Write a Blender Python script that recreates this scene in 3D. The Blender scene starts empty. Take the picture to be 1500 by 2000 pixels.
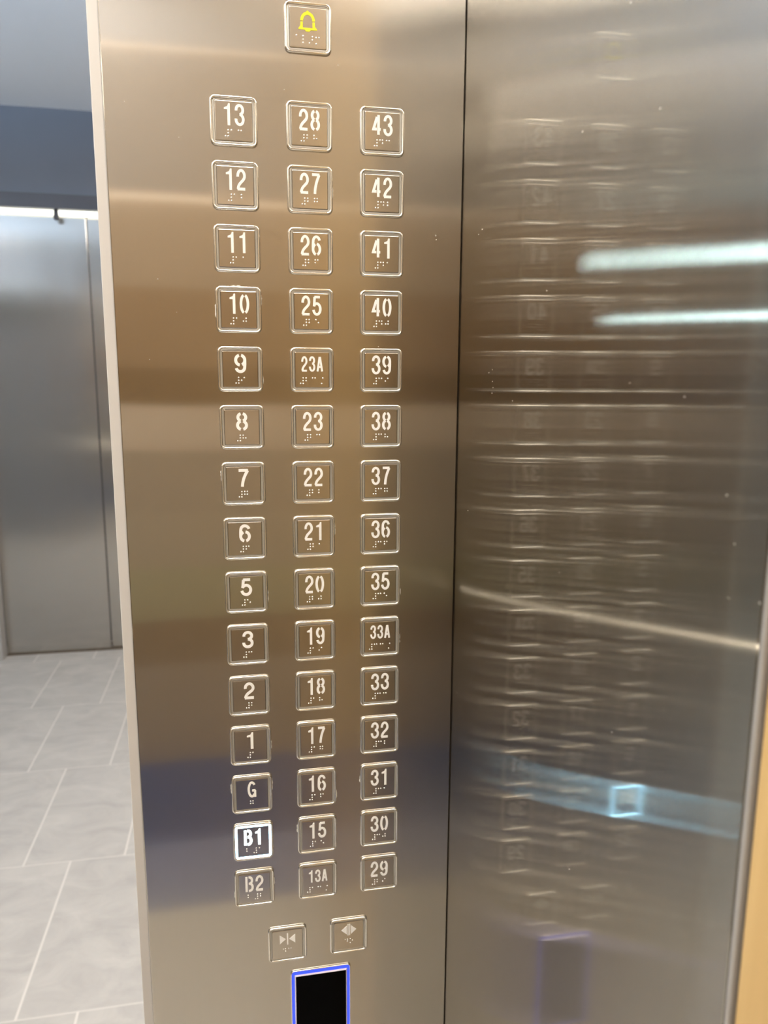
import bpy, bmesh, math, random
from mathutils import Vector, Matrix
random.seed(4)
SC = bpy.context.scene
C = SC.collection

# ------------------------------------------------------------------ camera
ZB = 0.89                                   # height of the lowest button row
cam_d = bpy.data.cameras.new('camera')
cam = bpy.data.objects.new('camera', cam_d); C.objects.link(cam)
RX = Vector((0.98179382, -0.18987906, 0.00517997))     # right
DN = Vector((-0.02748502, -0.16899232, -0.98523407))   # down
FW = Vector((0.1879507, 0.96715435, -0.17113444))      # forward
m = Matrix.Identity(4)
for i in range(3):
    m[i][0] = RX[i]; m[i][1] = -DN[i]; m[i][2] = -FW[i]
m.translation = Vector((-0.05803779, -0.60233341, 0.4401489 + ZB))
cam.matrix_world = m
cam_d.sensor_fit = 'VERTICAL'; cam_d.sensor_height = 36; cam_d.sensor_width = 27
cam_d.lens = 36 * 1452.03 / 2000
cam_d.clip_start = 0.01
cam_d.dof.use_dof = True; cam_d.dof.focus_distance = 0.60; cam_d.dof.aperture_fstop = 9
SC.camera = cam

# ------------------------------------------------------------------ world, exposure
W = bpy.data.worlds.new('world'); SC.world = W; W.use_nodes = True
W.node_tree.nodes['Background'].inputs[0].default_value = (0.5, 0.55, 0.6, 1)
W.node_tree.nodes['Background'].inputs[1].default_value = 0.1
SC.view_settings.view_transform = 'Standard'; SC.view_settings.look = 'None'
SC.view_settings.gamma = 1; SC.view_settings.use_curve_mapping = False
SC.view_settings.exposure = 0.0
SC.cycles.max_bounces = 9; SC.cycles.glossy_bounces = 7; SC.cycles.diffuse_bounces = 4
SC.cycles.sample_clamp_indirect = 6
SC.cycles.use_denoising = True

CAR_LIGHT = 16.5
LOBBY_LIGHT = 17.0
BUTTON_LIGHT = 30.0

# ------------------------------------------------------------------ materials
def mat(name):
    mt = bpy.data.materials.new(name); mt.use_nodes = True
    nt = mt.node_tree; nt.nodes.clear()
    out = nt.nodes.new('ShaderNodeOutputMaterial')
    return mt, nt, out
def N(nt, t, **kw):
    n = nt.nodes.new(t)
    for k, v in kw.items(): setattr(n, k, v)
    return n
def L(nt, a, b): nt.links.new(a, b)

def plain(name, col, rough=0.5, metal=0.0, spec=0.5, noise=0.0, nscale=20, bump=0.0):
    mt, nt, out = mat(name)
    b = N(nt, 'ShaderNodeBsdfPrincipled')
    b.inputs['Base Color'].default_value = (*col, 1)
    b.inputs['Roughness'].default_value = rough
    b.inputs['Metallic'].default_value = metal
    b.inputs['Specular IOR Level'].default_value = spec
    tc = N(nt, 'ShaderNodeTexCoord'); nz = N(nt, 'ShaderNodeTexNoise')
    nz.inputs['Scale'].default_value = nscale; nz.inputs['Detail'].default_value = 5
    L(nt, tc.outputs['Object'], nz.inputs['Vector'])
    mx = N(nt, 'ShaderNodeMixRGB', blend_type='MIX')
    mx.inputs[1].default_value = (*[c * (1 - noise) for c in col], 1)
    mx.inputs[2].default_value = (*[min(1, c * (1 + noise)) for c in col], 1)
    L(nt, nz.outputs['Fac'], mx.inputs[0]); L(nt, mx.outputs[0], b.inputs['Base Color'])
    if bump:
        bp = N(nt, 'ShaderNodeBump'); bp.inputs['Strength'].default_value = bump
        bp.inputs['Distance'].default_value = 0.002
        L(nt, nz.outputs['Fac'], bp.inputs['Height']); L(nt, bp.outputs[0], b.inputs['Normal'])
    L(nt, b.outputs[0], out.inputs[0])
    return mt

def emit(name, col, s):
    mt, nt, out = mat(name)
    e = N(nt, 'ShaderNodeEmission'); e.inputs[0].default_value = (*col, 1); e.inputs[1].default_value = s
    L(nt, e.outputs[0], out.inputs[0]); return mt

def steel(name, col, wide, narrow, sharp_wide, mixf, veil=0.0, warp=0.0, wscale=(3, 3, 2), grain=0.0, tangent=(0, 0, 1)):
    """Brushed steel, grain along the tangent: reflections smear across the grain."""
    mt, nt, out = mat(name)
    def gloss(ax, ay):
        g = N(nt, 'ShaderNodeBsdfAnisotropic')
        r2 = math.sqrt(ax * ay); a = 1 - math.sqrt(ax / ay)
        g.inputs['Roughness'].default_value = math.sqrt(r2)
        g.inputs['Anisotropy'].default_value = a
        g.inputs['Color'].default_value = (*col, 1)
        L(nt, tn.outputs[0], g.inputs['Tangent'])
        return g
    tn = N(nt, 'ShaderNodeCombineXYZ')
    for i in range(3): tn.inputs[i].default_value = tangent[i]
    g1 = gloss(narrow, wide); g2 = gloss(narrow * .8, sharp_wide)
    mx = N(nt, 'ShaderNodeMixShader'); mx.inputs[0].default_value = mixf
    L(nt, g1.outputs[0], mx.inputs[1]); L(nt, g2.outputs[0], mx.inputs[2])
    gs = [g1, g2]
    if veil:
        g3 = gloss(narrow, .42); m2 = N(nt, 'ShaderNodeMixShader'); m2.inputs[0].default_value = veil
        L(nt, mx.outputs[0], m2.inputs[1]); L(nt, g3.outputs[0], m2.inputs[2]); mx = m2; gs.append(g3)
    tc = N(nt, 'ShaderNodeTexCoord')
    if warp:
        mp = N(nt, 'ShaderNodeMapping'); mp.inputs['Scale'].default_value = wscale
        nz = N(nt, 'ShaderNodeTexNoise'); nz.inputs['Scale'].default_value = 1; nz.inputs['Detail'].default_value = 1
        L(nt, tc.outputs['Object'], mp.inputs['Vector']); L(nt, mp.outputs[0], nz.inputs['Vector'])
        bp = N(nt, 'ShaderNodeBump'); bp.inputs['Strength'].default_value = 1; bp.inputs['Distance'].default_value = warp
        L(nt, nz.outputs['Fac'], bp.inputs['Height'])
        for g in gs: L(nt, bp.outputs[0], g.inputs['Normal'])
    if grain:
        mp2 = N(nt, 'ShaderNodeMapping'); mp2.inputs['Scale'].default_value = (900, 900, 6)
        n2 = N(nt, 'ShaderNodeTexNoise'); n2.inputs['Scale'].default_value = 1; n2.inputs['Detail'].default_value = 3
        L(nt, tc.outputs['Object'], mp2.inputs['Vector']); L(nt, mp2.outputs[0], n2.inputs['Vector'])
        cm = N(nt, 'ShaderNodeMixRGB'); cm.inputs[1].default_value = (*[c * (1 - grain) for c in col], 1)
        cm.inputs[2].default_value = (*[min(1, c * (1 + grain)) for c in col], 1)
        L(nt, n2.outputs['Fac'], cm.inputs[0])
        for g in gs: L(nt, cm.outputs[0], g.inputs['Color'])
    L(nt, mx.outputs[0], out.inputs[0])
    return mt

def wood(name, c1, c2, rough=0.45):
    mt, nt, out = mat(name)
    b = N(nt, 'ShaderNodeBsdfPrincipled'); b.inputs['Roughness'].default_value = rough
    tc = N(nt, 'ShaderNodeTexCoord'); mp = N(nt, 'ShaderNodeMapping')
    mp.inputs['Scale'].default_value = (60, 60, 3)
    nz = N(nt, 'ShaderNodeTexNoise'); nz.inputs['Scale'].default_value = 1.5; nz.inputs['Detail'].default_value = 6
    nz.inputs['Distortion'].default_value = 0.6
    L(nt, tc.outputs['Object'], mp.inputs['Vector']); L(nt, mp.outputs[0], nz.inputs['Vector'])
    cr = N(nt, 'ShaderNodeValToRGB')
    cr.color_ramp.elements[0].position = 0.35; cr.color_ramp.elements[0].color = (*c1, 1)
    cr.color_ramp.elements[1].position = 0.65; cr.color_ramp.elements[1].color = (*c2, 1)
    L(nt, nz.outputs['Fac'], cr.inputs[0]); L(nt, cr.outputs[0], b.inputs['Base Color'])
    L(nt, b.outputs[0], out.inputs[0]); return mt

M = {}
M['panel'] = steel('brushed_steel_panel', (0.61, 0.58, 0.54), 0.16, 0.004, 0.02, 0.25, warp=0.0007, wscale=(5, 5, 3), grain=0.03)
M['side'] = steel('brushed_steel_side', (0.45, 0.425, 0.38), 0.15, 0.0025, 0.006, 0.24, veil=0.15, warp=0.0006, wscale=(4, 4, 2), grain=0.03)
M['face'] = steel('brushed_button_face', (0.62, 0.58, 0.53), 0.12, 0.012, 0.02, 0.30)
M['bezel'] = plain('polished_bezel_steel', (0.88, 0.86, 0.81), rough=0.15, metal=0.93)
M['far_door'] = steel('cloudy_door_steel', (0.49, 0.46, 0.42), 0.10, 0.016, 0.03, 0.3, warp=0.002, wscale=(7, 7, 1.2), grain=0.05)
M['groove'] = plain('clear_button_rim', (0.62, 0.60, 0.56), rough=0.3, metal=0.6)
M['white'] = plain('white_numeral_plastic', (0.92, 0.91, 0.88), rough=0.3)
M['dot'] = plain('polished_braille_dot', (0.95, 0.93, 0.9), rough=0.2, metal=0.35)
M['yellow'] = plain('yellow_symbol_plastic', (0.85, 0.78, 0.03), rough=0.4)
M['lit'] = emit('lit_button_white', (0.30, 0.68, 1.0), BUTTON_LIGHT)
M['lit_num'] = emit('lit_numeral_white', (0.80, 0.98, 1.0), 5.0)
M['blue'] = emit('blue_reader_glow', (0.05, 0.085, 1.0), 1.7)
M['glass'] = plain('black_reader_glass', (0.0008, 0.0008, 0.001), rough=0.15, spec=0.03)
M['trim'] = plain('pale_jamb_trim', (0.56, 0.545, 0.53), rough=0.45, noise=0.04)
M['dark'] = plain('dark_gap', (0.09, 0.065, 0.04), rough=0.8)
M['wood'] = wood('golden_wood', (0.56, 0.36, 0.14), (0.64, 0.43, 0.18))
M['wood2'] = wood('brown_wood', (0.24, 0.18, 0.12), (0.30, 0.23, 0.15))
M['stone'] = plain('pale_haze_band', (0.30, 0.275, 0.245), rough=0.5, noise=0.06)  # lighter tone stands in for ceiling haze in the reflection
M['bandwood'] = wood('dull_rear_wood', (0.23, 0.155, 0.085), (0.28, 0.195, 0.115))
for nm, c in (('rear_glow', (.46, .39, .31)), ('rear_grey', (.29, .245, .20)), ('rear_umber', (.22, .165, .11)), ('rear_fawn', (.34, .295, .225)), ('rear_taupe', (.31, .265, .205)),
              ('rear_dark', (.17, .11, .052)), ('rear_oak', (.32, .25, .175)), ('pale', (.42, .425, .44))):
    M[nm] = plain(nm + '_laminate', c, rough=0.5, noise=0.08, nscale=12)  # tones made up so the steel reflects bright and dark bands
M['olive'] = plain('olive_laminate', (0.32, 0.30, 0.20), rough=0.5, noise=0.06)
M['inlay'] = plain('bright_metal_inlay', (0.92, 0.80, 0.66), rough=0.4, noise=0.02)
M['skirt'] = plain('glow_tinted_skirting', (0.09, 0.13, 0.27), rough=0.4)  # blue partly stands in for the lit button's bloom on the steel
M['carfloor'] = plain('car_floor_stone', (0.56, 0.54, 0.50), rough=0.5, noise=0.08)
M['reflect_strip'] = plain('dark_reflect_strip', (0.22, 0.25, 0.37), rough=0.5)
M['ceil'] = plain('car_ceiling_white', (0.8, 0.77, 0.72), rough=0.6)
M['lwall'] = plain('lobby_wall_stone', (0.35, 0.35, 0.36), rough=0.5, noise=0.05)
M['ldark'] = plain('dark_lobby_cladding', (0.16, 0.175, 0.215), rough=0.35, noise=0.08, nscale=4)
M['lframe'] = plain('dark_door_frame', (0.10, 0.10, 0.115), rough=0.4)
M['lceil'] = plain('cool_lit_lobby_ceiling', (0.80, 0.85, 0.92), rough=0.8)  # cool light on the ceiling is put into this bluish colour
M['jamb'] = plain('grey_jamb_metal', (0.42, 0.40, 0.38), rough=0.4, metal=0.3)
M['carlight'] = emit('car_ceiling_lamp', (1.0, 0.94, 0.86), CAR_LIGHT)
M['lobbylight'] = emit('lobby_ceiling_lamp', (1.0, 0.93, 0.86), LOBBY_LIGHT)
M['strip'] = emit('warm_white_strip', (1.0, 1.0, 0.88), 2.6)
M['tube'] = emit('cool_tube_lamp', (0.66, 0.93, 1.0), 100.0)
M['fill'] = emit('cool_fill_lamp', (0.58, 0.78, 1.0), 900.0)
M['inner_edge'] = plain('lavender_edge_plastic', (0.75, 0.72, 0.95), rough=0.25, metal=0.6)
M['warm_dot'] = emit('warm_indicator', (1.0, 0.88, 0.70), 500.0)

def tiles():
    mt, nt, out = mat('grey_floor_tiles')
    b = N(nt, 'ShaderNodeBsdfPrincipled'); b.inputs['Roughness'].default_value = 0.42
    tc = N(nt, 'ShaderNodeTexCoord'); sp = N(nt, 'ShaderNodeSeparateXYZ'); L(nt, tc.outputs['Object'], sp.inputs[0])
    def mth(op, a, bb=None):
        n = N(nt, 'ShaderNodeMath', operation=op)
        for k, v in enumerate((a, bb)):
            if v is None: continue
            if isinstance(v, (int, float)): n.inputs[k].default_value = v
            else: L(nt, v, n.inputs[k])
        return n.outputs[0]
    v = mth('DIVIDE', mth('SUBTRACT', sp.outputs['Y'], 0.881), 0.541)
    row = mth('FLOOR', v); fv = mth('FRACT', v)
    u = mth('DIVIDE', mth('ADD', mth('ADD', sp.outputs['X'], 0.557), mth('MULTIPLY', row, 0.1255)), 0.270)
    col = mth('FLOOR', u); fu = mth('FRACT', u)
    du = mth('MULTIPLY', mth('MINIMUM', fu, mth('SUBTRACT', 1.0, fu)), 0.270)
    dv = mth('MULTIPLY', mth('MINIMUM', fv, mth('SUBTRACT', 1.0, fv)), 0.541)
    gu = mth('LESS_THAN', du, 0.0028); gv = mth('MULTIPLY', mth('LESS_THAN', dv, 0.0026), 0.55)
    g = mth('MAXIMUM', gu, gv)
    nz = N(nt, 'ShaderNodeTexNoise'); nz.inputs['Scale'].default_value = 7; nz.inputs['Detail'].default_value = 9
    nz.inputs['Roughness'].default_value = 0.62; nz.inputs['Distortion'].default_value = 0.8
    cmb = N(nt, 'ShaderNodeCombineXYZ'); L(nt, mth('ADD', sp.outputs['X'], mth('MULTIPLY', col, 3.7)), cmb.inputs[0])
    L(nt, mth('MULTIPLY', mth('ADD', sp.outputs['Y'], mth('MULTIPLY', row, 5.3)), 1.6), cmb.inputs[1]); L(nt, cmb.outputs[0], nz.inputs['Vector'])
    cr = N(nt, 'ShaderNodeValToRGB')
    cr.color_ramp.elements[0].position = 0.3; cr.color_ramp.elements[0].color = (0.315, 0.295, 0.27, 1)
    cr.color_ramp.elements[1].position = 0.7; cr.color_ramp.elements[1].color = (0.42, 0.395, 0.36, 1)
    L(nt, nz.outputs['Fac'], cr.inputs[0])
    mx = N(nt, 'ShaderNodeMixRGB'); mx.inputs[2].default_value = (0.53, 0.50, 0.455, 1)
    L(nt, cr.outputs[0], mx.inputs[1]); L(nt, g, mx.inputs[0]); L(nt, mx.outputs[0], b.inputs['Base Color'])
    L(nt, b.outputs[0], out.inputs[0]); return mt
M['tiles'] = tiles()

# ------------------------------------------------------------------ helpers
def obj(name, bm, m_, parent=None, smooth=False):
    me = bpy.data.meshes.new(name)
    bmesh.ops.recalc_face_normals(bm, faces=bm.faces)
    bm.to_mesh(me); bm.free()
    if m_: me.materials.append(M[m_])
    if smooth:
        for p_ in me.polygons: p_.use_smooth = True
    o = bpy.data.objects.new(name, me); C.objects.link(o)
    if parent: o.parent = parent
    return o
def box(bm, x0, x1, y0, y1, z0, z1, bevel=0.0):
    r = bmesh.ops.create_cube(bm, size=1)
    vs = r['verts']
    for v in vs:
        v.co = Vector(((x0 + x1) / 2 + v.co.x * (x1 - x0), (y0 + y1) / 2 + v.co.y * (y1 - y0), (z0 + z1) / 2 + v.co.z * (z1 - z0)))
    if bevel:
        es = list({e for v in vs for e in v.link_edges})
        bmesh.ops.bevel(bm, geom=es, offset=bevel, segments=2, profile=0.5, affect='EDGES')
    return bm
def B(*a, **k): return box(bmesh.new(), *a, **k)
def struct(name, bm, m_, label=None):
    o = obj(name, bm, m_); o['kind'] = 'structure'
    if label: o['label'] = label
    return o
def tag(o, label, cat, group=None):
    o['label'] = label; o['category'] = cat
    if group: o['group'] = group
    return o
def empty(name, loc=(0, 0, 0)):
    o = bpy.data.objects.new(name, None); C.objects.link(o); o.location = loc
    o.empty_display_size = 0.02
    return o

# ------------------------------------------------------------------ setting: lift car
PL = -0.1475; PR = 0.1217; CEIL = 2.36; REAR = -1.45; LW = -1.42; DL = -1.16
struct('wall_front', B(PL, PR - 0.0006, 0.0, 0.004, 0.0, CEIL, bevel=0.0008), 'panel', 'brushed steel return panel carrying the lift buttons')
struct('trim_1', B(PL - 0.0085, PL - 0.0002, 0.0035, 0.022, 0.0, CEIL, bevel=0.0008), 'trim', 'pale jamb edge along the left side of the button panel')
struct('wall_front_lining', B(PL + 0.002, 0.16, 0.0045, 0.028, 0.0, CEIL), 'dark')
struct('wall_right', B(0.1215, 0.1240, -0.3795, -0.0004, 0.0, CEIL, bevel=0.0007), 'side', 'brushed steel side wall that mirrors the buttons')
struct('trim_2', B(0.1212, 0.1255, -0.3828, -0.3798, 0.0, CEIL, bevel=0.0012), 'jamb', 'steel edge strip of the side wall beside the wooden panel')
struct('wall_right_lining', B(0.1262, 0.16, -0.42, -0.0002, 0.0, CEIL), 'dark')
wp = obj('wooden_wall_panel', B(0.1225, 0.1258, REAR + 0.001, -0.3846, 0.0, CEIL, bevel=0.0008), 'wood')
tag(wp, 'golden wooden wall panel to the right of the steel side wall', 'wall panel')
# left side of the doorway and the left wall
struct('wall_front_left', B(LW, DL, 0.0, 0.02, 0.0, CEIL), 'panel', 'brushed steel return panel on the far side of the doorway')
struct('wall_left', B(LW - 0.02, LW, REAR, 0.02, 0.0, CEIL), 'side')
struct('wall_front_header', B(DL, PL - 0.009, 0.0, 0.02, 2.16, CEIL), 'panel')
struct('floor_car', B(LW, 0.16, REAR, 0.03, -0.02, 0.0), 'carfloor')
struct('floor_reflect_strip', B(LW, 0.1255, REAR, -1.17, 0.0005, 0.003), 'reflect_strip')  # unseen strip added to extend the dark blue reflection in the panel
struct('ceiling_car', B(LW, 0.16, REAR, 0.03, CEIL, CEIL + 0.02), 'ceil')
# rear wall: unseen; band and inlay colours made up to shape the steel's reflections (heights from the reflections)
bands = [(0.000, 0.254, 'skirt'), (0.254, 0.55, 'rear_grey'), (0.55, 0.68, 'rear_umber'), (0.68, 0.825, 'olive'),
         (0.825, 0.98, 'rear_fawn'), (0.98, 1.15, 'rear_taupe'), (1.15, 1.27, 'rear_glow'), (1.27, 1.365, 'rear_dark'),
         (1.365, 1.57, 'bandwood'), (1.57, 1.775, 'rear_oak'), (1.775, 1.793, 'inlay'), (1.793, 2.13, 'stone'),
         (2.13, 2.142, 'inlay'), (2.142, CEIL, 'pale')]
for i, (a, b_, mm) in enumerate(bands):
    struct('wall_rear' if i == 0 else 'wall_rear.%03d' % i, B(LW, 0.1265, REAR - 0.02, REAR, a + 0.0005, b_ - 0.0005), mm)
# ceiling lamps of the car
for (x0, x1, y0, y1, lab) in [(-0.50, 0.02, -0.62, -0.08, 'square warm ceiling lamp of the lift car nearest the buttons'),
                          (-1.26, -0.80, -0.80, -0.12, 'square warm ceiling lamp of the lift car on the doorway side'),
                          (-1.0, -0.3, -1.35, -1.0, 'long warm ceiling lamp by the rear wall of the lift car')]:
    e = empty('ceiling_lamp', ((x0 + x1) / 2, (y0 + y1) / 2, CEIL))
    tag(e, lab, 'ceiling lamp', 'lamps in the ceiling of the lift car')
    hx, hy = (x1 - x0) / 2, (y1 - y0) / 2
    obj('diffuser', B(-hx, hx, -hy, hy, -0.008, -0.002), 'carlight', e)
    fr = bmesh.new()
    for (a, b2, c, d) in [(-hx - .01, hx + .01, -hy - .01, -hy - .0005), (-hx - .01, hx + .01, hy + .0005, hy + .01),
                         (-hx - .01, -hx - .0005, -hy, hy), (hx + .0005, hx + .01, -hy, hy)]:
        box(fr, a, b2, c, d, -0.012, -0.0005)
    obj('frame', fr, 'bezel', e)

# ------------------------------------------------------------------ setting: lobby
LX0, LX1, LYW = -5.2, 1.6, 3.10
struct('floor', B(LX0, LX1, 0.035, 3.30, -0.02, 0.0), 'tiles', 'grey stone tiles of the lift lobby')
struct('ceiling', B(LX0, LX1, 0.035, 3.30, 2.50, 2.52), 'lceil')
struct('wall_shaft_left', B(LX0, DL - 0.01, 0.035, 0.10, 0.0, 2.5), 'lwall')
struct('wall_shaft_right', B(PL + 0.004, LX1, 0.035, 0.10, 0.0, 2.5), 'lwall')
struct('wall_shaft_header', B(DL - 0.01, PL + 0.004, 0.035, 0.10, 2.2, 2.5), 'lwall')
struct('wall_lobby_left', B(LX0 - 0.02, LX0, 0.035, 3.3, 0.0, 2.5), 'lwall')
struct('wall_lobby_right', B(LX1, LX1 + 0.02, 0.035, 3.3, 0.0, 2.5), 'lwall')
FX0, FX1, FH = -1.208, -0.16, 2.085
struct('wall_far_left', B(LX0, FX0 - 0.03, LYW, 3.22, 0.0, 2.145), 'jamb', 'grey wall beside the opposite lift door')
struct('wall_far_right', B(FX1 + 0.03, LX1, LYW, 3.22, 0.0, 2.145), 'jamb')
struct('wall_far_top', B(LX0, LX1, LYW, 3.22, 2.148, 2.5), 'ldark', 'dark cladding above the opposite lift door')
fr = bmesh.new()
box(fr, FX0 - 0.03, FX0 - 0.001, LYW - 0.004, 3.169, 0.0, FH); box(fr, FX1 + 0.001, FX1 + 0.03, LYW - 0.004, 3.169, 0.0, FH)
struct('trim_3', fr, 'jamb', 'steel jamb around the opposite lift door')
struct('trim_4', B(FX0 - 0.03, FX1 + 0.03, LYW - 0.004, 3.135, FH + 0.001, 2.147), 'lframe', 'dark lintel over the opposite lift door')
d1 = empty('door_1', ((FX0 + FX1) / 2, 3.17, 0)); d1['kind'] = 'structure'
d1['label'] = 'closed steel lift door across the lobby'
cx = (FX0 + FX1) / 2
obj('door_panel', B(FX0 - cx, -0.722 - cx, 0.0, 0.02, 0.006, FH + 0.03, bevel=0.002), 'far_door', d1)
obj('door_panel', B(-0.718 - cx, FX1 - cx, 0.006, 0.026, 0.006, FH + 0.03, bevel=0.002), 'far_door', d1)
obj('door_sill', B(FX0 - cx, FX1 - cx, -0.012, 0.03, 0.0005, 0.005), 'dark', d1)
# strip lamp behind the lintel and its small dark stop
sl = empty('strip_lamp', (cx, 3.152, FH)); tag(sl, 'thin white strip lamp along the top of the opposite lift door', 'strip lamp')
obj('tube', B(FX0 - cx + .004, FX1 - cx - .004, -0.006, 0.006, -0.018, 0.006), 'strip', sl)
kb = bmesh.new()
bmesh.ops.create_cone(kb, cap_ends=True, segments=16, radius1=0.012, radius2=0.009, depth=0.03, matrix=Matrix.Translation((-0.838, 3.125, FH - 0.015)))
bmesh.ops.create_uvsphere(kb, u_segments=16, v_segments=8, radius=0.013, matrix=Matrix.Translation((-0.838, 3.125, FH - 0.032)))
tag(obj('door_stop', kb, 'lframe', smooth=True), 'small dark knob hanging under the lintel of the opposite lift', 'door stop')
# lobby lamps
for (x0, x1, y0, y1, lab) in [(-3.6, -2.4, 0.25, 0.75, 'white ceiling lamp in the lobby left of the doorway'),
                              (0.1, 1.5, 0.6, 1.7, 'white ceiling lamp in the lobby right of the doorway')]:
    e = empty('lobby_lamp', ((x0 + x1) / 2, (y0 + y1) / 2, 2.5)); tag(e, lab, 'ceiling lamp', 'ceiling lamps in the lobby')
    hx, hy = (x1 - x0) / 2, (y1 - y0) / 2
    obj('diffuser', B(-hx, hx, -hy, hy, -0.02, -0.003), 'lobbylight', e)
    f2 = bmesh.new()
    for (a, b2, c, d) in [(-hx - .015, hx + .015, -hy - .015, -hy - .001), (-hx - .015, hx + .015, hy + .001, hy + .015),
                         (-hx - .015, -hx - .001, -hy, hy), (hx + .001, hx + .015, -hy, hy)]:
        box(f2, a, b2, c, d, -0.024, -0.001)
    obj('frame', f2, 'bezel', e)
# two bright wall lamps far down the lobby: seen only as streaks in the side wall
for x, z, w, h, lab in ((-3.93, 2.18, 0.30, 0.10, 'tall'), (-3.54, 1.755, 0.30, 0.045, 'slim')):
    e = empty('wall_lamp', (x, LYW, z))
    tag(e, lab + ' cool white wall lamp far left along the lobby wall', 'wall lamp', None)
    obj('diffuser', B(-w / 2, w / 2, -0.045, -0.012, -h / 2, h / 2, bevel=0.004), 'tube', e)
    obj('housing', B(-w / 2 - .01, w / 2 + .01, -0.0115, -0.0005, -h / 2 - .01, h / 2 + .01), 'bezel', e)
e = empty('fill_lamp', (-2.35, 0.102, 2.00))  # unseen lamp added to brighten the lobby ceiling
tag(e, 'added unseen cool blue-white cove lamp high on the lobby wall left of the doorway', 'cove lamp')
obj('diffuser', B(-0.84, 0.84, 0.014, 0.030, -0.02, 0.03, bevel=0.004), 'fill', e)
hb = bmesh.new(); box(hb, -0.86, 0.86, 0.0, 0.0115, -0.04, 0.06); box(hb, -0.86, 0.86, 0.0115, 0.150, -0.04, -0.03)
box(hb, -0.86, 0.86, 0.150, 0.156, -0.04, 0.040); box(hb, -0.866, -0.86, 0.0, 0.156, -0.04, 0.06); box(hb, 0.86, 0.866, 0.0, 0.156, -0.04, 0.06)  # lip and end caps shaped to keep its light off door and steel
obj('housing', hb, 'bezel', e)
e = empty('indicator_lamp', (DL - 0.010, 0.068, 0.80))
tag(e, 'small warm indicator lamp on the far jamb of the doorway', 'indicator lamp')
obj('lens', B(0.003, 0.010, -0.02, 0.02, -0.0022, 0.0022, bevel=0.0008), 'warm_dot', e)
obj('base_plate', B(0.0005, 0.0028, -0.026, 0.026, -0.015, 0.015), 'bezel', e)

# ------------------------------------------------------------------ glyphs as stroked centre lines
def arc(cx, cy, rx, ry, a0, a1, n=18):
    return [(cx + rx * math.cos(math.radians(a0 + (a1 - a0) * i / n)), cy + ry * math.sin(math.radians(a0 + (a1 - a0) * i / n))) for i in range(n + 1)]
def bez(p0, p1, p2, p3, n=14):
    r = []
    for i in range(n + 1):
        t = i / n; s = 1 - t
        r.append(tuple(s**3 * p0[k] + 3 * s * s * t * p1[k] + 3 * s * t * t * p2[k] + t**3 * p3[k] for k in (0, 1)))
    return r
def six():
    return [arc(.5, .74, .47, .26, 12, 180, 14) + bez((.03, .74), (-.01, .55), (0, .45), (0, .30), 6)[1:] + arc(.5, .30, .5, .30, 180, 258, 8)[1:],
            arc(.5, .30, .5, .30, 82, -76, 16), arc(.5, .30, .5, .30, 172, 112, 6)]
G = {
 '0': [arc(.5, .5, .5, .5, 76, -76, 22), arc(.5, .5, .5, .5, 104, 256, 22)],
 '1': [[(.70, 0), (.70, 1)]],
 '2': [arc(.5, .70, .47, .30, 188, 0, 20) + bez((.97, .70), (.97, .42), (.10, .38), (.03, .0))[1:], [(-.05, 0), (1.04, 0)]],
 '3': [arc(.5, .76, .46, .24, 188, -90, 20), arc(.5, .265, .5, .265, 90, -188, 22)],
 '4': [[(.52, .93), (.0, .27), (.48, .27)], [(.74, -.03), (.74, 1.04)], [(.84, .27), (1.06, .27)]],
 '5': [[(.12, 1), (.95, 1)], [(.16, 1.0), (.07, .46)], arc(.47, .315, .52, .315, 150, -170, 22)],
 '6': six(),
 '7': [[(-.03, 1), (1.04, 1)], bez((1.0, .99), (.62, .66), (.40, .35), (.36, -.05))],
 '8': [arc(.5, .765, .44, .235, 74, -72, 14), arc(.5, .765, .44, .235, 106, 252, 14), arc(.5, .265, .5, .265, 74, -74, 14), arc(.5, .265, .5, .265, 106, 254, 14)],
 '9': [[(1 - x, 1 - y) for x, y in s] for s in six()],
 'A': [[(-.02, -.05), (.46, 1.03)], [(.54, 1.03), (1.02, -.05)], [(.22, .28), (.78, .28)]],
 'B': [[(.0, -.05), (.0, 1.05)], [(.36, 1)] + arc(.5, .77, .42, .23, 90, -90, 12) + [(.36, .54)], [(.36, .54)] + arc(.5, .27, .5, .27, 90, -90, 14) + [(.36, 0)]],
 'G': [arc(.5, .5, .5, .5, 40, 318, 26), [(.97, -.05), (.97, .42)], [(.52, .42), (1.03, .42)]],
}
def ribbon(bm, pts, w, y0, y1):
    n = len(pts); L_, R_ = [], []
    for i, (x, z) in enumerate(pts):
        a = pts[max(0, i - 1)]; b = pts[min(n - 1, i + 1)]
        d1 = Vector((x - a[0], z - a[1])); d2 = Vector((b[0] - x, b[1] - z))
        if d1.length < 1e-9: d1 = d2
        if d2.length < 1e-9: d2 = d1
        d1.normalize(); d2.normalize(); t = d1 + d2; t.normalize()
        k = 1 / max(0.45, t.dot(d1))
        nx, nz = -t.y * w / 2 * k, t.x * w / 2 * k
        L_.append((x + nx, z + nz)); R_.append((x - nx, z - nz))
    f = [[bm.verts.new((p[0], y, p[1])) for p in side] for side in (L_, R_) for y in (y0, y1)]
    Lf, Lb, Rf, Rb = f
    for i in range(n - 1):
        bm.faces.new((Lf[i], Lf[i + 1], Rf[i + 1], Rf[i])); bm.faces.new((Lb[i], Rb[i], Rb[i + 1], Lb[i + 1]))
        bm.faces.new((Lf[i], Lb[i], Lb[i + 1], Lf[i + 1])); bm.faces.new((Rf[i], Rf[i + 1], Rb[i + 1], Rb[i]))
    for i in (0, n - 1): bm.faces.new((Lf[i], Rf[i], Rb[i], Lb[i]))
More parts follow.
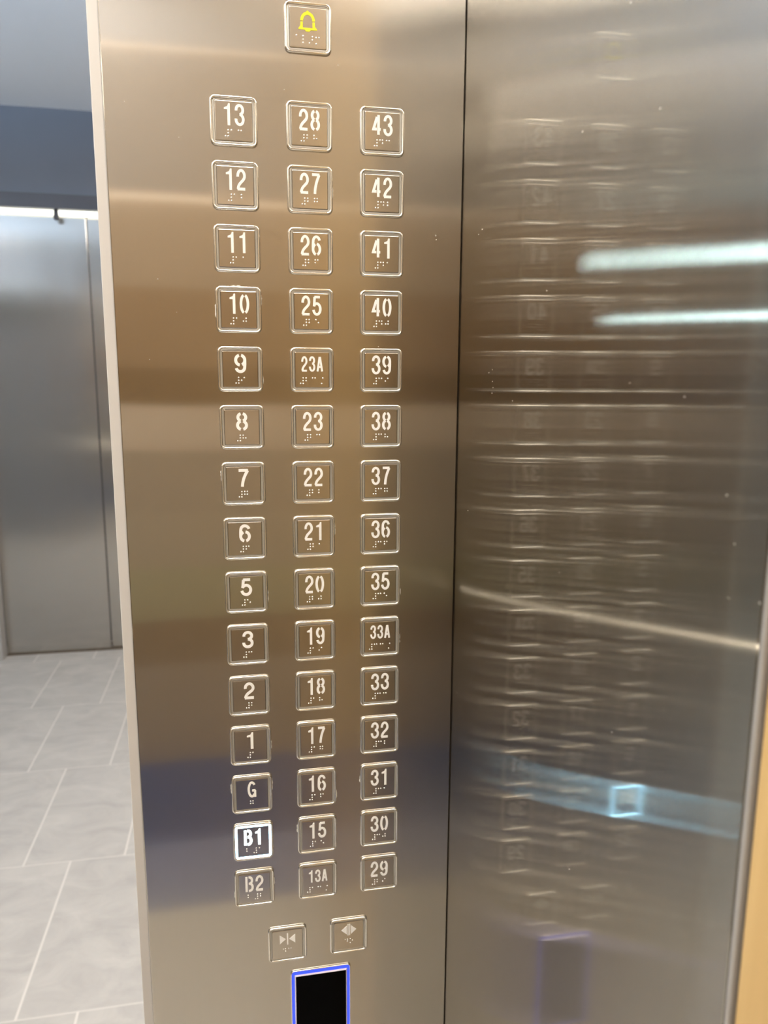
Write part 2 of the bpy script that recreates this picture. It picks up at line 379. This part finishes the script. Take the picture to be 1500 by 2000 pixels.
def prism(bm, pts, y0, y1):
    a = [bm.verts.new((x, y0, z)) for x, z in pts]; b = [bm.verts.new((x, y1, z)) for x, z in pts]
    bm.faces.new(a); bm.faces.new(b[::-1])
    for i in range(len(pts)):
        j = (i + 1) % len(pts); bm.faces.new((a[i], b[i], b[j], a[j]))
MM = 0.001
FACE_Y = -1.7 * MM
def text_bm(s, bold=1.0):
    bm = bmesh.new(); y0, y1 = FACE_Y - 0.25 * MM, FACE_Y + 0.3 * MM
    if len(s) == 1: h, w, st, gap = 14.8, 9.2, 2.3, 0
    elif len(s) == 2: h, w, st, gap = 15.1, 7.2, 1.95, 1.5
    else: h, w, st, gap = 12.0, 5.0, 1.5, 1.1
    if s == 'G': w = 7.4; st = 1.9
    st *= bold
    wd = []
    for ch in s:
        wd.append(w)
    tot = sum(wd) + gap * (len(s) - 1)
    x = -tot / 2; top = 11.9 if len(s) < 3 else 10.6
    for ch, cw in zip(s, wd):
        iw, ih = cw - st, h - st
        ox, oz = x + st / 2, top - h + st / 2
        def T(p): return ((ox + p[0] * iw) * MM, (oz + p[1] * ih) * MM)
        for k, s_ in enumerate(G[ch]):
            if ch == '1' :
                xs = x + cw * 0.62
                prism(bm, [(q[0] * MM, q[1] * MM) for q in ((xs - st / 2, top - h), (xs + st / 2, top - h), (xs + st / 2, top), (xs - st * .10, top),
                      (xs - st * .5, top - h * .13), (xs - st * .5 - cw * .33, top - h * .195), (xs - st * .5 - cw * .33, top - h * .275), (xs - st / 2, top - h * .275))], y0, y1)
            else: ribbon(bm, [T(p) for p in s_], st * MM, y0 - k * 0.03 * MM, y1)
        x += cw + gap
    return bm

# braille cells: dots 1-3 left column, 4-6 right column
CELL = {'#': (3, 4, 5, 6), '1': (1,), '2': (1, 2), '3': (1, 4), '4': (1, 4, 5), '5': (1, 5), '6': (1, 2, 4), '7': (1, 2, 4, 5), '8': (1, 2, 5),
        '9': (2, 4), '0': (2, 4, 5), '^': (6,), 'A': (1,), 'B': (1, 2), 'G': (1, 2, 4, 5)}
def dome(bm, x, z, r=0.62):
    bmesh.ops.create_uvsphere(bm, u_segments=10, v_segments=6, radius=r * MM,
        matrix=Matrix.Translation((x * MM, FACE_Y + 0.05 * MM, z * MM)) @ Matrix.Diagonal((1, .8, 1, 1)))
def braille_bm(s):
    bm = bmesh.new()
    if s == 'G': cells = [('G', 0.0)]
    elif s[0] == 'B': cells = [('B', -5.6), ('#', 0.6), (s[1], 5.2)]
    else:
        cells = [('#', 0.0)]; x = 4.3
        for k, ch in enumerate(s):
            if ch == 'A': cells += [('^', x), ('A', x + 2.9)]; x += 5
            else: cells.append((ch, x)); x += 5.2
    xs = [x + (1 if d > 3 else -1) for c, x in cells for d in CELL[c]]
    mid = (min(xs) + max(xs)) / 2 - (-0.4)
    for c, x in cells:
        for d in CELL[c]:
            dx = 1.0 if d > 3 else -1.0; dz = -((d - 1) % 3) * 2.15
            dome(bm, x + dx - mid, -6.4 + dz)
    return bm

# ------------------------------------------------------------------ button body
def rrect(hw, hh, r, n=6):
    pts = []
    for (sx, sz, a0) in ((1, 1, 0), (-1, 1, 90), (-1, -1, 180), (1, -1, 270)):
        for i in range(n + 1):
            a = math.radians(a0 + 90 * i / n)
            pts.append((sx * (hw - r) + r * math.cos(a), sz * (hh - r) + r * math.sin(a)))
    return pts
def loft(bm, prof, hw, hh, r, cap_last=False, close=False):
    rings = []
    for off, ht in prof:
        ring = [bm.verts.new((x * MM, -ht * MM, z * MM)) for x, z in rrect(hw - off, hh - off, max(0.4, r - off))]
        rings.append(ring)
    n = len(rings[0])
    seq = list(range(len(rings) - 1))
    for k in seq:
        for i in range(n):
            j = (i + 1) % n
            bm.faces.new((rings[k][i], rings[k][j], rings[k + 1][j], rings[k + 1][i]))
    if close:
        for i in range(n):
            j = (i + 1) % n
            bm.faces.new((rings[-1][i], rings[-1][j], rings[0][j], rings[0][i]))
    if cap_last: bm.faces.new(rings[-1]); bm.faces.new(rings[0][::-1])
    return bm
HW, HH, RR = 17.2, 17.4, 4.2
bez_prof = [(0, 0.02), (0.0, 1.3), (0.25, 1.85), (0.75, 2.15), (1.25, 2.15), (1.7, 1.85), (1.95, 1.3), (1.95, 0.02)]
def bezel_bm(): return loft(bmesh.new(), bez_prof, HW, HH, RR, close=True)
def rim_bm(): return loft(bmesh.new(), [(1.97, 0.02), (1.97, 0.9), (2.3, 1.25), (3.2, 1.25), (3.5, 0.9), (3.5, 0.02)], HW, HH, RR, close=True)
def face_bm(): return loft(bmesh.new(), [(3.55, 0.02), (3.55, 1.2), (3.70, 1.55), (4.0, 1.7)], HW, HH, RR, cap_last=True)

SRC = {}
def make_button(loc):
    e = empty('lift_button', loc)
    if not SRC:
        SRC['bezel'] = obj('bezel', bezel_bm(), 'bezel', e, True)
        SRC['rim'] = obj('rim', rim_bm(), 'groove', e, True)
        SRC['face_plate'] = obj('face_plate', face_bm(), 'face', e)
        return e, SRC['rim']
    rm = None
    for k in ('bezel', 'rim', 'face_plate'):
        c = SRC[k].copy(); C.objects.link(c); c.parent = e
        if k == 'rim': rm = c
    return e, rm

cols = [['B2', 'B1', 'G', '1', '2', '3', '5', '6', '7', '8', '9', '10', '11', '12', '13'],
        ['13A', '15', '16', '17', '18', '19', '20', '21', '22', '23', '23A', '25', '26', '27', '28'],
        ['29', '30', '31', '32', '33', '33A', '35', '36', '37', '38', '39', '40', '41', '42', '43']]
film = {'10': 'rTl', '9': 'r', '5': 'r', '35': 'r', 'G': 'lr', 'B2': 'lr', '16': 'r', '21': 'r', '7': 'l', '27': 'r', '33A': 'r', '15': 'l', '31': 'l', '1': 'r'}
def film_bm(sd):
    bm = bmesh.new()
    z = random.uniform(-12, 4); n = random.randint(5, 9); pts = []; other = []
    for k in range(n + 1):
        if sd == 'T': c, o = -6 + k * 1.4, HH + .25
        else: c, o = z + k * 1.25, HW + .12
        w = random.uniform(.15, .7) if 0 < k < n else 0.05
        pts.append((c, o)); other.append((c + random.uniform(-.3, .3), o + w))
    q = pts + other[::-1]
    if sd != 'T': q = [((o if sd == 'r' else -o), c) for c, o in q]
    prism(bm, [(x * MM, zz * MM) for x, zz in q], -0.3 * MM, -0.03 * MM)
    return bm
M['film'] = plain('white_film_scrap', (0.85, 0.84, 0.8), rough=0.4)
for ci, colm in enumerate(cols):
    for ri, s in enumerate(colm):
        e, rim = make_button(((ci - 1) * 0.0559, 0.0, ZB + ri * 0.045))
        lit = s == 'B1'
        tag(e, ('lit square steel lift button glowing white around ' if lit else 'square steel lift button marked ') + s +
            (' in stencilled white' if not lit else ''), 'lift button', 'numbered floor buttons on the steel panel')
        obj('numeral', text_bm(s, 1.15 if lit else 1.0), 'lit_num' if lit else 'white', e)
        obj('braille', braille_bm(s), 'dot', e, True)
        if lit:
            me = rim.data.copy(); me.materials.clear(); me.materials.append(M['lit']); rim.data = me
            rim['label'] = 'glowing white rim'
        for sd in film.get(s, ''): obj('film_scrap', film_bm(sd), 'film', e)

# alarm button
e, rim = make_button((-0.0003, 0, ZB + 0.6975))
tag(e, 'square steel alarm button with a yellow bell at the top of the panel', 'lift button')
bb = bmesh.new(); y0, y1 = FACE_Y - .25 * MM, FACE_Y + .3 * MM
def mm(pts, ox=-0.2, oz=0.0): return [((x + ox) * MM, (z + oz) * MM) for x, z in pts]
ribbon(bb, mm(arc(0, 4.5, 4.4, 5.2, 0, 180, 20)), 2.0 * MM, y0 - .06 * MM, y1)
prism(bb, mm([(-1.6, 10.3), (0, 11.6), (1.6, 10.3), (1.0, 9.3), (-1.0, 9.3)]), y0 - .09 * MM, y1)
for sx in (-1, 1):
    prism(bb, mm([(sx * 3.55, 3.9), (sx * 5.25, 3.9), (sx * 5.4, 1.2), (sx * 6.9, -1.2), (sx * 3.6, -1.2)]), y0, y1)
prism(bb, mm([(-6.9, -1.3), (-6.6, -.1), (6.6, -.1), (6.9, -1.3), (2.2, -1.5), (1.2, -2.6), (-1.2, -2.6), (-2.2, -1.5)]), y0 - .03 * MM, y1)
obj('bell_symbol', bb, 'yellow', e)
br = bmesh.new()
for x, z in ((-8.6, -5.6), (-3.7, -5.8), (-3.7, -8.0), (-3.7, -10.2), (1.0, -10.2), (3.2, -5.8), (3.2, -8.0), (6.0, -6.1), (8.2, -6.1), (6.0, -10.4)): dome(br, x, z)
obj('braille', br, 'dot', e, True)

# door close and door open buttons
e, rim = make_button((-0.0280, 0, ZB - 0.0602))
tag(e, 'square steel door-close button with arrows pointing inwards, below the 13A column', 'lift button', 'door buttons under the numbers')
sb = bmesh.new()
prism(sb, mm([(-6.9, 2.2), (-6.9, 11.0), (-1.6, 6.6)], 0, -1.4), y0, y1); prism(sb, mm([(6.9, 2.2), (6.9, 11.0), (1.6, 6.6)], 0, -1.4), y0, y1)
prism(sb, mm([(-.6, 1.0), (.6, 1.0), (.6, 12.4), (-.6, 12.4)], 0, -1.4), y0, y1)
obj('arrow_symbol', sb, 'white', e)
br = bmesh.new()
for x, z in ((-3.8, -4.6), (-2.0, -4.6), (-1.9, -6.9), (.9, -4.5), (3.0, -4.5), (3.0, -4.5)): dome(br, x, z, .5)
obj('braille', br, 'dot', e, True)
e, rim = make_button((0.0279, 0, ZB - 0.0600))
tag(e, 'square steel door-open button with arrows pointing outwards, above the card reader', 'lift button', 'door buttons under the numbers')
sb = bmesh.new()
prism(sb, mm([(-1.9, 2.2), (-1.9, 11.0), (-6.9, 6.6)], 0, -.6), y0, y1); prism(sb, mm([(1.9, 2.2), (1.9, 11.0), (6.9, 6.6)], 0, -.6), y0, y1)
for x in (-.75, .75): prism(sb, mm([(x - .4, 1.0), (x + .4, 1.0), (x + .4, 12.4), (x - .4, 12.4)], 0, -.6), y0, y1)
obj('arrow_symbol', sb, 'white', e)
br = bmesh.new()
for x, z in ((-3.4, -3.6), (-1.4, -3.6), (-1.4, -5.6), (1.3, -3.4), (3.2, -5.2), (1.3, -7.6)): dome(br, x, z, .5)
obj('braille', br, 'dot', e, True)

# ------------------------------------------------------------------ dust
def specks(pts, plane):
    bm = bmesh.new()
    for a_, z_, r_ in pts:
        q = [(a_ * 1000 + r_ * random.uniform(.5, 1.2) * math.cos(t * math.pi / 4), z_ * 1000 + r_ * random.uniform(.5, 1.2) * math.sin(t * math.pi / 4)) for t in range(8)]
        if plane == 'y': prism(bm, [(u * MM, v * MM) for u, v in q], -0.12 * MM, -0.01 * MM)
        else:
            a = [bm.verts.new((0.1215 - .12 * MM, u * MM, v * MM)) for u, v in q]; b2 = [bm.verts.new((0.1215 - .01 * MM, u * MM, v * MM)) for u, v in q]
            bm.faces.new(a); bm.faces.new(b2[::-1])
            for i in range(8): bm.faces.new((a[i], b2[i], b2[(i + 1) % 8], a[(i + 1) % 8]))
    return bm
M['dust'] = plain('pale_dust', (0.62, 0.58, 0.52), rough=0.8)
sp1 = [(-0.2586, 1.5006, 0.51), (-0.29, 1.4457, 0.63), (-0.2146, 1.4594, 0.54), (-0.0519, 1.4418, 0.52), (-0.0436, 1.4397, 0.33), (-0.1762, 1.3839, 0.41), (-0.0762, 1.3378, 0.4), (-0.0839, 1.3399, 0.3), (-0.0847, 1.3316, 0.36), (-0.0862, 1.3272, 0.36), (-0.0843, 1.3232, 0.33), (-0.1261, 1.3187, 0.28), (-0.2783, 1.3307, 0.27), (-0.323, 1.3252, 0.33), (-0.3551, 1.2892, 0.41), (-0.3619, 1.2719, 0.4), (-0.3781, 1.2539, 0.49), (-0.3611, 1.2508, 0.27), (-0.2815, 1.1579, 0.31), (-0.2434, 1.0548, 0.43), (-0.2111, 1.2225, 0.24), (-0.0341, 1.2289, 0.4)]
sp2 = [(-0.1152, 1.4062, 0.47), (-0.1327, 1.5286, 0.42), (-0.0958, 1.5069, 0.35), (0.022, 1.5648, 0.57), (0.0998, 1.446, 0.7), (0.1003, 1.4429, 0.52), (-0.0184, 1.5448, 0.42), (-0.1239, 1.3468, 0.33), (0.0537, 1.3589, 0.41), (-0.1024, 1.3822, 0.3)]
o = tag(obj('dust_specks', specks(sp1, 'x'), 'dust'), 'tiny pale dust specks stuck on the brushed steel side wall', 'dust'); o['kind'] = 'stuff'
o = tag(obj('dust_specks', specks(sp2, 'y'), 'dust'), 'tiny pale dust specks on the button panel between the buttons', 'dust'); o['kind'] = 'stuff'

# ------------------------------------------------------------------ card reader
hw, hh = 27.6, 52.0
e = empty('card_reader', (0.0019, 0, ZB - 0.0895 - hh * MM))
tag(e, 'black glass card reader with a glowing blue frame under the buttons', 'card reader')
obj('frame', loft(bmesh.new(), [(0, .02), (0, 1.2), (.3, 1.6), (.9, 1.6), (1.1, 1.2), (1.1, .02)], hw, hh, 3.5, close=True), 'bezel', e, True)
obj('light_ring', loft(bmesh.new(), [(1.12, .02), (1.12, 1.3), (1.4, 1.7), (3.0, 2.2), (3.4, 2.2), (3.4, .02)], hw, hh, 3.5, close=True), 'blue', e)
ie = obj('inner_edge', loft(bmesh.new(), [(3.42, .02), (3.42, 2.3), (4.3, 3.2), (4.6, 3.2), (4.6, .02)], hw, hh, 3.5, close=True), 'inner_edge', e)
obj('glass', loft(bmesh.new(), [(4.62, .02), (4.62, 3.0), (4.8, 3.15)], hw, hh, 3.5, cap_last=True), 'glass', e)
